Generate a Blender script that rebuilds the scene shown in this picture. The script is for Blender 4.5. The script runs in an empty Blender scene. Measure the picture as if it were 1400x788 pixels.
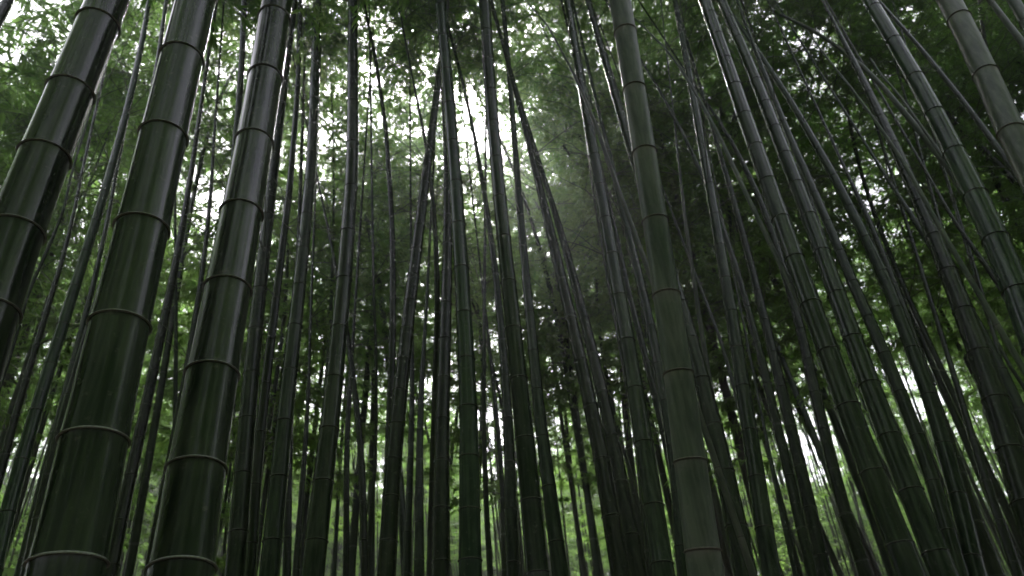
import bpy, math, random
import numpy as np
from mathutils import Vector, Matrix

S = bpy.context.scene
COL = S.collection
R_ = math.radians

# ------------------------------------------------------------------ camera
FPX, CX, CY = 1000.0, 700.0, 394.0          # the photograph is 1400 x 788
PITCH, ROLL = R_(34.6), R_(-4.95)
EYE = np.array([0.0, 0.0, 1.6])
FW = np.array([0.0, math.cos(PITCH), math.sin(PITCH)])
RT0 = np.array([1.0, 0.0, 0.0]); UP0 = np.array([0.0, -math.sin(PITCH), math.cos(PITCH)])
RT = math.cos(ROLL) * RT0 + math.sin(ROLL) * UP0
UP = -math.sin(ROLL) * RT0 + math.cos(ROLL) * UP0
cam = bpy.data.cameras.new("camera")
cam.sensor_width = 36.0
cam.lens = 36.0 * FPX / 1400.0
cam.clip_start = 0.05; cam.clip_end = 2000
cam.dof.use_dof = True
cam.dof.focus_distance = 2.0
cam.dof.aperture_fstop = 5.0
co = bpy.data.objects.new("camera", cam); COL.objects.link(co)
M = Matrix(((RT[0], UP[0], -FW[0], 0), (RT[1], UP[1], -FW[1], 0), (RT[2], UP[2], -FW[2], 0), (0, 0, 0, 1)))
co.matrix_world = Matrix.Translation(Vector(EYE)) @ M
S.camera = co

# ------------------------------------------------------------------ light
SUN_EL, SUN_AZ = R_(52), R_(-8)             # azimuth measured from +Y towards +X
w = bpy.data.worlds.new("World"); S.world = w; w.use_nodes = True
nt = w.node_tree; nt.nodes.clear()
sky = nt.nodes.new('ShaderNodeTexSky'); sky.sky_type = 'NISHITA'; sky.sun_disc = False
sky.sun_elevation = SUN_EL; sky.sun_rotation = SUN_AZ
sky.dust_density = 4.0; sky.air_density = 1.0; sky.ozone_density = 1.0
hs = nt.nodes.new('ShaderNodeHueSaturation'); hs.inputs['Saturation'].default_value = 0.22
tint = nt.nodes.new('ShaderNodeMix'); tint.data_type = 'RGBA'; tint.blend_type = 'MULTIPLY'
tint.inputs[0].default_value = 1.0; tint.inputs[7].default_value = (0.985, 0.955, 1.04, 1)
bg = nt.nodes.new('ShaderNodeBackground'); bg.inputs['Strength'].default_value = 0.15
wo = nt.nodes.new('ShaderNodeOutputWorld')
nt.links.new(sky.outputs[0], hs.inputs['Color']); nt.links.new(hs.outputs[0], tint.inputs[6])
nt.links.new(tint.outputs[2], bg.inputs[0]); nt.links.new(bg.outputs[0], wo.inputs[0])
sl = bpy.data.lights.new("sun", 'SUN'); sl.energy = 4.0; sl.angle = R_(8); sl.color = (1.0, 0.97, 0.92)
so = bpy.data.objects.new("sun", sl); COL.objects.link(so)
sd = Vector((math.sin(SUN_AZ) * math.cos(SUN_EL), math.cos(SUN_AZ) * math.cos(SUN_EL), math.sin(SUN_EL)))
so.rotation_euler = sd.to_track_quat('Z', 'Y').to_euler()
S.view_settings.view_transform = 'Standard'; S.view_settings.look = 'None'
S.view_settings.gamma = 1.0; S.view_settings.exposure = 1.8
try: S.view_settings.use_curve_mapping = False
except Exception: pass
S.render.engine = 'CYCLES'
cy = S.cycles
cy.max_bounces = 9; cy.diffuse_bounces = 7; cy.glossy_bounces = 3; cy.transmission_bounces = 4
cy.volume_bounces = 0; cy.caustics_reflective = False; cy.caustics_refractive = False
cy.use_denoising = True

# ------------------------------------------------------------------ materials
def mat_new(name):
    m = bpy.data.materials.new(name); m.use_nodes = True
    return m, m.node_tree, m.node_tree.nodes['Principled BSDF']

def ramp(nt, stops):
    r = nt.nodes.new('ShaderNodeValToRGB'); el = r.color_ramp.elements
    while len(el) < len(stops): el.new(0.5)
    for e, (p, c) in zip(el, stops): e.position = p; e.color = c
    return r

def culm_material(name, dark, light, wax, rough, waxcover, coat=0.0, waxband=0.5):
    """stem skin: green with streaks, wax bloom below each node, blotches; UV v runs 0..1 along each internode"""
    m, nt, bs = mat_new(name)
    N = nt.nodes.new; L = nt.links.new
    tc = N('ShaderNodeTexCoord'); oi = N('ShaderNodeObjectInfo')
    mp = N('ShaderNodeMapping'); mp.inputs['Scale'].default_value = (70, 70, 1.6)
    L(tc.outputs['Object'], mp.inputs['Vector'])
    st = N('ShaderNodeTexNoise'); st.inputs['Scale'].default_value = 1.0; st.inputs['Detail'].default_value = 4
    L(mp.outputs[0], st.inputs['Vector'])
    mp2 = N('ShaderNodeMapping'); mp2.inputs['Scale'].default_value = (9, 9, 3.0)
    L(tc.outputs['Object'], mp2.inputs['Vector'])
    bl = N('ShaderNodeTexNoise'); bl.inputs['Scale'].default_value = 1.0; bl.inputs['Detail'].default_value = 6
    bl.inputs['Roughness'].default_value = 0.65
    L(mp2.outputs[0], bl.inputs['Vector'])
    add = N('ShaderNodeMath'); add.operation = 'ADD'
    L(st.outputs[0], add.inputs[0]); L(bl.outputs[0], add.inputs[1])
    rm = ramp(nt, [(0.78, (*dark, 1)), (1.25, (*light, 1))])
    sc_ = N('ShaderNodeMapRange'); sc_.inputs[1].default_value = 0.7; sc_.inputs[2].default_value = 1.35
    rm = ramp(nt, [(0.25, (*dark, 1)), (0.75, (*light, 1))])
    L(add.outputs[0], sc_.inputs[0]); L(sc_.outputs[0], rm.inputs[0])
    # wax band under the node and pale scar at the node
    uv = N('ShaderNodeSeparateXYZ'); L(tc.outputs['UV'], uv.inputs[0])
    band = ramp(nt, [(0.0, (1, 1, 1, 1)), (0.015, (0.1, 0.1, 0.1, 1)), (0.80, (0, 0, 0, 1)), (0.93, (0.45, 0.45, 0.45, 1)), (0.985, (1, 1, 1, 1))])
    L(uv.outputs[1], band.inputs[0])
    bn = N('ShaderNodeMath'); bn.operation = 'MULTIPLY_ADD'; bn.inputs[1].default_value = waxband; bn.inputs[2].default_value = waxcover
    L(band.outputs[0], bn.inputs[0])
    bm_ = N('ShaderNodeMath'); bm_.operation = 'MULTIPLY'; L(bn.outputs[0], bm_.inputs[0])
    sm = N('ShaderNodeMapRange'); sm.inputs[1].default_value = 0.3; sm.inputs[2].default_value = 0.62
    L(bl.outputs[0], sm.inputs[0]); L(sm.outputs[0], bm_.inputs[1])
    mx = N('ShaderNodeMix'); mx.data_type = 'RGBA'; mx.inputs[7].default_value = (*wax, 1)
    L(bm_.outputs[0], mx.inputs[0]); L(rm.outputs[0], mx.inputs[6])
    scar = ramp(nt, [(0.978, (1, 1, 1, 1)), (0.992, (0.30, 0.27, 0.22, 1))]); L(uv.outputs[1], scar.inputs[0])
    sx = N('ShaderNodeMix'); sx.data_type = 'RGBA'; sx.blend_type = 'MULTIPLY'; sx.inputs[0].default_value = 1.0
    L(mx.outputs[2], sx.inputs[6]); L(scar.outputs[0], sx.inputs[7])
    # lichen and scuffs: small pale flecks
    fl = N('ShaderNodeTexNoise'); fl.inputs['Scale'].default_value = 38; fl.inputs['Detail'].default_value = 5; fl.inputs['Roughness'].default_value = 0.7
    L(tc.outputs['Object'], fl.inputs['Vector'])
    fr = ramp(nt, [(0.60, (0, 0, 0, 1)), (0.72, (0.45, 0.45, 0.45, 1))]); L(fl.outputs[0], fr.inputs[0])
    lx = N('ShaderNodeMix'); lx.data_type = 'RGBA'; lx.inputs[7].default_value = (0.15, 0.155, 0.11, 1)
    L(fr.outputs[0], lx.inputs[0]); L(sx.outputs[2], lx.inputs[6]); mx = lx
    hv = N('ShaderNodeHueSaturation')
    vr = N('ShaderNodeMapRange'); vr.inputs[3].default_value = 0.75; vr.inputs[4].default_value = 1.3
    hr = N('ShaderNodeMapRange'); hr.inputs[3].default_value = 0.455; hr.inputs[4].default_value = 0.515; hv.inputs['Saturation'].default_value = 0.80
    L(oi.outputs['Random'], vr.inputs[0]); L(vr.outputs[0], hv.inputs['Value'])
    L(oi.outputs['Random'], hr.inputs[0]); L(hr.outputs[0], hv.inputs['Hue'])
    L(mx.outputs[2], hv.inputs['Color']); L(hv.outputs[0], bs.inputs['Base Color'])
    rr = N('ShaderNodeMapRange'); rr.inputs[3].default_value = rough; rr.inputs[4].default_value = rough + 0.22
    L(bm_.outputs[0], rr.inputs[0]); L(rr.outputs[0], bs.inputs['Roughness'])
    bs.inputs['Specular IOR Level'].default_value = 0.42
    bs.inputs['Coat Weight'].default_value = coat; bs.inputs['Coat Roughness'].default_value = 0.12
    bp = N('ShaderNodeBump'); bp.inputs['Strength'].default_value = 0.25; bp.inputs['Distance'].default_value = 0.002
    L(add.outputs[0], bp.inputs['Height']); L(bp.outputs[0], bs.inputs['Normal'])
    return m

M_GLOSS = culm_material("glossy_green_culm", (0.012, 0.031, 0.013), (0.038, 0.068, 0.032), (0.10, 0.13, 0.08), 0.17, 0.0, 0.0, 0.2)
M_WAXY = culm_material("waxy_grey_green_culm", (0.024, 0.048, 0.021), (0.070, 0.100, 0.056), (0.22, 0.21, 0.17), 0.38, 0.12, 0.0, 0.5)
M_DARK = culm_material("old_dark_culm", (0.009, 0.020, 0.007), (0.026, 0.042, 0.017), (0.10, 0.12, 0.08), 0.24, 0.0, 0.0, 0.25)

M_OLD = culm_material("old_yellow_brown_culm", (0.026, 0.030, 0.013), (0.058, 0.060, 0.030), (0.12, 0.12, 0.09), 0.35, 0.0, 0.0, 0.2)

def plain(name, c0, c1, rough, scale=20.0):
    m, nt, bs = mat_new(name)
    tc = nt.nodes.new('ShaderNodeTexCoord'); n = nt.nodes.new('ShaderNodeTexNoise')
    n.inputs['Scale'].default_value = scale; n.inputs['Detail'].default_value = 5
    r = ramp(nt, [(0.3, (*c0, 1)), (0.7, (*c1, 1))])
    nt.links.new(tc.outputs['Object'], n.inputs['Vector']); nt.links.new(n.outputs[0], r.inputs[0])
    nt.links.new(r.outputs[0], bs.inputs['Base Color']); bs.inputs['Roughness'].default_value = rough
    return m
M_RING = plain("node_scar_painted_glint", (0.18, 0.20, 0.15), (0.36, 0.38, 0.33), 0.09, 20.0)  # scar colour lightened to paint the white glint on the front rings
M_RINGP = plain("pale_node_scar", (0.10, 0.10, 0.075), (0.24, 0.21, 0.17), 0.35, 9.0)
M_TWIG = plain("twig", (0.05, 0.07, 0.03), (0.10, 0.11, 0.06), 0.5, 4.0)
M_GROUND = plain("leaf_litter_soil", (0.035, 0.026, 0.016), (0.10, 0.075, 0.045), 0.95, 6.0)

def leaf_material(name, c0, c1, t0, t1, trans=0.5):
    m, nt, bs = mat_new(name)
    N = nt.nodes.new; L = nt.links.new
    at = N('ShaderNodeAttribute'); at.attribute_name = 'tone'
    oi = N('ShaderNodeObjectInfo')
    av = N('ShaderNodeMath'); av.operation = 'MULTIPLY_ADD'; av.inputs[1].default_value = 0.35; av.inputs[2].default_value = -0.17
    L(oi.outputs['Random'], av.inputs[0])
    sm = N('ShaderNodeMath'); sm.operation = 'ADD'; sm.use_clamp = True
    L(at.outputs['Fac'], sm.inputs[0]); L(av.outputs[0], sm.inputs[1])
    r1 = ramp(nt, [(0.0, (*c0, 1)), (1.0, (*c1, 1))]); r2 = ramp(nt, [(0.0, (*t0, 1)), (1.0, (*t1, 1))])
    L(sm.outputs[0], r1.inputs[0]); L(sm.outputs[0], r2.inputs[0])
    L(r1.outputs[0], bs.inputs['Base Color']); bs.inputs['Roughness'].default_value = 0.45
    tr = N('ShaderNodeBsdfTranslucent'); L(r2.outputs[0], tr.inputs['Color'])
    mx = N('ShaderNodeMixShader'); mx.inputs[0].default_value = trans
    L(bs.outputs[0], mx.inputs[1]); L(tr.outputs[0], mx.inputs[2])
    L(mx.outputs[0], nt.nodes['Material Output'].inputs['Surface'])
    return m
M_LEAF = leaf_material("bamboo_leaf", (0.035, 0.075, 0.014), (0.09, 0.15, 0.025), (0.14, 0.31, 0.055), (0.35, 0.57, 0.13), 0.6)

# ------------------------------------------------------------------ mesh helpers
def mesh_from(name, V, F4=None, F3=None, mats=(), midx=None, smooth=True):
    """fast mesh from numpy arrays; quads first, then triangles"""
    me = bpy.data.meshes.new(name)
    V = np.asarray(V, dtype=np.float32)
    F4 = np.zeros((0, 4), int) if F4 is None else np.asarray(F4, int).reshape(-1, 4)
    F3 = np.zeros((0, 3), int) if F3 is None else np.asarray(F3, int).reshape(-1, 3)
    loops = np.concatenate([F4.ravel(), F3.ravel()]).astype(np.int32)
    tot = np.concatenate([np.full(len(F4), 4), np.full(len(F3), 3)]).astype(np.int32)
    st = np.concatenate([[0], np.cumsum(tot)[:-1]]).astype(np.int32)
    me.vertices.add(len(V)); me.vertices.foreach_set('co', V.ravel())
    me.loops.add(len(loops)); me.loops.foreach_set('vertex_index', loops)
    me.polygons.add(len(tot)); me.polygons.foreach_set('loop_start', st); me.polygons.foreach_set('loop_total', tot)
    for m in mats: me.materials.append(m)
    if midx is not None: me.polygons.foreach_set('material_index', np.asarray(midx, np.int32))
    me.polygons.foreach_set('use_smooth', np.full(len(tot), smooth))
    me.update(calc_edges=True)
    return me, loops

def unit(v):
    v = np.asarray(v, float); return v / (np.linalg.norm(v) + 1e-12)

def frames(P):
    """parallel-transport frames along a polyline"""
    T = np.gradient(P, axis=0); T /= np.linalg.norm(T, axis=1)[:, None] + 1e-12
    U = np.zeros_like(T); a = np.array([1.0, 0, 0]); U[0] = unit(a - T[0] * a.dot(T[0]))
    for i in range(1, len(P)): U[i] = unit(U[i - 1] - T[i] * U[i - 1].dot(T[i]))
    return T, U, np.cross(T, U)

def catmull(P, n=12):
    P = np.asarray(P, float)
    if len(P) < 3: return np.linspace(P[0], P[-1], n * max(1, len(P) - 1) + 1)
    Q = np.vstack([2 * P[0] - P[1], P, 2 * P[-1] - P[-2]]); out = []
    for i in range(1, len(Q) - 2):
        p0, p1, p2, p3 = Q[i - 1:i + 3]
        for t in np.linspace(0, 1, n, endpoint=False):
            out.append(0.5 * (2 * p1 + (p2 - p0) * t + (2 * p0 - 5 * p1 + 4 * p2 - p3) * t * t + (3 * p1 - p0 - 3 * p2 + p3) * t ** 3))
    out.append(P[-1]); return np.array(out)

def path_sampler(P):
    s = np.concatenate([[0], np.cumsum(np.linalg.norm(np.diff(P, axis=0), axis=1))])
    return s, (lambda q: np.stack([np.interp(q, s, P[:, k]) for k in range(3)], axis=-1))

def culm_mesh(name, P, dia, nodes, sides, mat, swell=0.018):
    """P polyline, dia(arc length array)->diameter, nodes: arc lengths of the nodes. One skin with a swelling at every node."""
    s, at = path_sampler(P); L = s[-1]
    nodes = [q for q in nodes if 0.01 < q < L - 0.01]
    cuts = [0.0] + nodes + [L]
    ss, rr, vv = [], [], []
    for a, b in zip(cuts[:-1], cuts[1:]):
        l = b - a; d = float(dia(np.array([(a + b) / 2]))[0])
        prof = [(0.10 * d, 1.010), (0.28 * d, 0.995)] if sides > 8 else []
        prof2 = [(0.30 * d, 0.992), (0.10 * d, 1.0), (0.035 * d, 1 + swell * 0.5)] if sides > 8 else [(0.1 * d, 1.0)]
        q = [(a, 1 + swell)]
        if sides > 8: q.append((a + 0.035 * d, 1 + swell * 0.75))
        q += [(a + o, k) for o, k in prof if o < l * 0.4]
        if l > d: q += [(a + l * 0.5, 0.99)]
        q += [(b - o, k) for o, k in prof2 if o < l * 0.4]
        for p, k in q:
            ss.append(p); rr.append(k); vv.append((p - a) / l)
    ss.append(L); rr.append(1.0); vv.append(1.0)
    ss = np.array(ss); rr = np.array(rr) * dia(ss) / 2
    # straight internodes: interpolate between node positions
    cp = at(np.array(cuts)); C = np.stack([np.interp(ss, cuts, cp[:, k]) for k in range(3)], -1)
    Pm = at(ss); C = 0.6 * C + 0.4 * Pm
    T, U, W = frames(C)
    ang = np.linspace(0, 2 * math.pi, sides, endpoint=False)
    V = (C[:, None, :] + rr[:, None, None] * (np.cos(ang)[None, :, None] * U[:, None, :] + np.sin(ang)[None, :, None] * W[:, None, :])).reshape(-1, 3)
    n = len(ss); i = np.arange(n - 1)[:, None]; j = np.arange(sides)[None, :]; jn = (j + 1) % sides
    F = np.stack([i * sides + j, i * sides + jn, (i + 1) * sides + jn, (i + 1) * sides + j], -1).reshape(-1, 4)
    me, loops = mesh_from(name, V, F, mats=(mat,))
    uv = me.uv_layers.new(name='UVMap')
    vv = np.array(vv)
    vtop = vv.copy(); vtop[vtop == 0] = 1.0
    u = np.broadcast_to(np.stack([j / sides, (j + 1) / sides, (j + 1) / sides, j / sides], -1), (n - 1, sides, 4))
    v = np.empty((n - 1, sides, 4)); v[..., 0] = v[..., 1] = vv[:-1, None]; v[..., 2] = v[..., 3] = vtop[1:, None]
    uv.data.foreach_set('uv', np.stack([u, v], -1).astype(np.float32).ravel())
    return me

def ring_mesh(name, mat, sides=40):
    """unit node ring (diameter 1): a sharp sheath-scar ridge and a rounder ridge above it"""
    prof = [(-0.030, 0.498), (-0.026, 0.520), (-0.012, 0.543), (0.002, 0.546), (0.018, 0.532), (0.032, 0.518), (0.055, 0.527), (0.085, 0.531), (0.115, 0.524), (0.15, 0.510), (0.19, 0.499)]
    ang = np.linspace(0, 2 * math.pi, sides, endpoint=False)
    V = np.array([[r * math.cos(a), r * math.sin(a), z] for z, r in prof for a in ang])
    n = len(prof); i = np.arange(n - 1)[:, None]; j = np.arange(sides)[None, :]; jn = (j + 1) % sides
    F = np.stack([i * sides + j, i * sides + jn, (i + 1) * sides + jn, (i + 1) * sides + j], -1).reshape(-1, 4)
    return mesh_from(name, V, F, mats=(mat,))[0]
M_RINGD = plain("dull_node_scar", (0.035, 0.050, 0.025), (0.13, 0.14, 0.105), 0.25, 14.0)
RINGD = ring_mesh("dull_node_ring", M_RINGD, 24)
RING = ring_mesh("node_ring", M_RING); RINGP = ring_mesh("pale_node_ring", M_RINGP)

ARCH = 0.42
def axis_point(s, Lc):
    """the arching top of a culm: s metres above the first branch, in its own frame (x = side it nods to)"""
    q = np.clip(np.asarray(s, float) / Lc, 0, 1)
    return np.stack([ARCH * Lc * q ** 2.4 * 0.75, 0 * q, Lc * (q - 0.16 * q ** 3)], -1)

def crown_mesh(name, seed, Lc, rmax=1.25, leaf=0.085, twigs=23, per=14, low=0.45, gap=0.24, tone_shift=0.0, raw=False):
    """branches in pairs at the nodes, twigs, and fans of narrow drooping leaves: one mesh"""
    g = np.random.default_rng(seed)
    TV, TF, base = [], [], 0
    tips = []
    side = g.uniform(0, 2 * math.pi)
    s = 0.1
    k = 0
    while s < Lc * 0.985:
        q = s / Lc
        p0 = axis_point(s, Lc)
        side += math.pi * g.uniform(0.8, 1.2)
        prof = (low + (1 - low) * min(1, q / 0.35)) * (1 - 0.72 * max(0, (q - 0.45) / 0.55))
        for b in range(2):
            if g.random() < 0.12: continue
            a = side + (b - 0.5) * g.uniform(0.7, 1.3)
            Lb = rmax * prof * g.uniform(0.6, 1.15)
            up = g.uniform(0.35, 0.9); droop = g.uniform(0.5, 1.0)
            t = np.linspace(0, 1, 6)
            out = np.array([math.cos(a), math.sin(a), 0])
            B = p0 + Lb * (t[:, None] * out + np.array([0, 0, 1]) * (up * t - droop * 0.75 * t ** 2)[:, None])
            B[1:] += g.normal(0, 0.02, (5, 3))
            r = 0.006 * (1 - 0.8 * t)
            for i in range(5): TV += tri_tube(B[i], B[i + 1], r[i], r[i + 1]); TF.append(base); base += 6
            nt_ = max(2, int(twigs * Lb / rmax + 1))
            for _ in range(nt_):
                u = g.uniform(0.18, 1.0); i = min(4, int(u * 5)); f = u * 5 - i
                q0 = B[i] * (1 - f) + B[i + 1] * f
                ta = a + g.normal(0, 0.9); l = g.uniform(0.12, 0.38) * (0.5 + 0.5 * Lb)
                d = np.array([math.cos(ta), math.sin(ta), g.uniform(-0.45, 0.35)])
                q1 = q0 + d * l
                TV += tri_tube(q0, q1, 0.0022, 0.0012); TF.append(base); base += 6
                tips.append((q0, q1, ta, g.random()))
        s += gap * g.uniform(0.8, 1.2) * (1 - 0.4 * q)
    # leaves, vectorised
    q0 = np.array([t[0] for t in tips]); q1 = np.array([t[1] for t in tips]); ta = np.array([t[2] for t in tips]); tn = np.array([t[3] for t in tips])
    n = len(tips); m = per
    f = g.uniform(0.35, 1.05, (n, m))
    p = q0[:, None] * (1 - f[..., None]) + q1[:, None] * f[..., None]
    az = ta[:, None] + g.normal(0, 0.75, (n, m)); el = g.normal(-0.45, 0.4, (n, m))
    d = np.stack([np.cos(az) * np.cos(el), np.sin(az) * np.cos(el), np.sin(el)], -1)
    ln = leaf * g.uniform(0.65, 1.25, (n, m))[..., None]
    wv = np.cross(d, np.array([0, 0, 1.0])); wv /= np.linalg.norm(wv, axis=-1)[..., None] + 1e-9
    nv = np.cross(wv, d)
    ro = g.normal(0, 0.6, (n, m))[..., None]
    w2 = wv * np.cos(ro) + nv * np.sin(ro); n2 = nv * np.cos(ro) - wv * np.sin(ro)
    hw = ln * 0.10
    b0 = p; b1 = p + d * ln * 0.38 + w2 * hw + n2 * hw * 0.5; b2 = p + d * ln - np.array([0, 0, 1.0]) * ln * 0.12; b3 = p + d * ln * 0.38 - w2 * hw + n2 * hw * 0.5
    LV = np.stack([b0, b1, b2, b3], 2).reshape(-1, 3)
    nl = n * m
    TV = np.array(TV).reshape(-1, 3); off = len(TV)
    TB = np.array(TF)[:, None]
    sidesq = np.concatenate([TB + np.array([[0, 1, 4, 3]]), TB + np.array([[1, 2, 5, 4]]), TB + np.array([[2, 0, 3, 5]])])
    LB = off + 4 * np.arange(nl)[:, None]
    tris = np.concatenate([LB + np.array([[0, 1, 2]]), LB + np.array([[0, 2, 3]])])
    if raw: return np.concatenate([TV, LV]), sidesq, tris, off, np.clip(0.5 * tn[:, None] + g.uniform(0, 0.5, (n, m)) + tone_shift, 0, 1).ravel()
    me, loops = mesh_from(name, np.concatenate([TV, LV]), sidesq, tris, mats=(M_LEAF, M_TWIG),
                          midx=np.concatenate([np.ones(len(sidesq)), np.zeros(len(tris))]), smooth=False)
    tone = np.zeros(len(TV) + len(LV), np.float32)
    tone[off:] = np.repeat(np.clip(0.5 * tn[:, None] + g.uniform(0, 0.5, (n, m)) + tone_shift, 0, 1).ravel(), 4)
    at_ = me.attributes.new('tone', 'FLOAT', 'POINT'); at_.data.foreach_set('value', tone)
    return me

def tri_tube(a, b, ra, rb):
    d = unit(b - a); u = unit(np.cross(d, (0.3, 0.2, 0.93))); v = np.cross(d, u)
    out = []
    for p, r in ((a, ra), (b, rb)):
        for k in range(3):
            t = 2.094 * k; out.append(p + r * (math.cos(t) * u + math.sin(t) * v))
    return out

def add(name, data, parent=None, loc=(0, 0, 0)):
    o = bpy.data.objects.new(name, data); COL.objects.link(o); o.location = loc
    if parent is not None: o.parent = parent
    return o

def thing(o, label, cat, group=None):
    o['label'] = label; o['category'] = cat
    if group: o['group'] = group

# ------------------------------------------------------------------ ground
def build_ground():
    n = 90; g = np.linspace(-1, 1, n); g = np.sign(g) * np.abs(g) ** 2.2 * 400
    X, Y = np.meshgrid(g, g)
    Z = 0.10 * np.sin(X * 0.35) * np.cos(Y * 0.27) * np.clip(np.hypot(X, Y) / 6, 0, 1) - 0.04
    V = np.stack([X, Y, Z], -1).reshape(-1, 3)
    i = np.arange(n - 1)[:, None]; j = np.arange(n - 1)[None, :]
    F = np.stack([i * n + j, i * n + j + 1, (i + 1) * n + j + 1, (i + 1) * n + j], -1).reshape(-1, 4)
    o = add("ground", mesh_from("ground", V, F, mats=(M_GROUND,))[0]); o['kind'] = 'structure'
build_ground()

# ------------------------------------------------------------------ crowns shared by the culms
CROWNS = [(5.6, 1.25), (6.6, 1.4), (4.8, 1.1), (7.2, 1.5), (5.2, 1.3), (6.2, 1.2)]
CROWN_ME = [crown_mesh("bamboo_crown", 100 + i, Lc, rmax, tone_shift=(-0.1, 0.1, 0.0, -0.05, 0.18, 0.05)[i]) for i, (Lc, rmax) in enumerate(CROWNS)]

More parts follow.
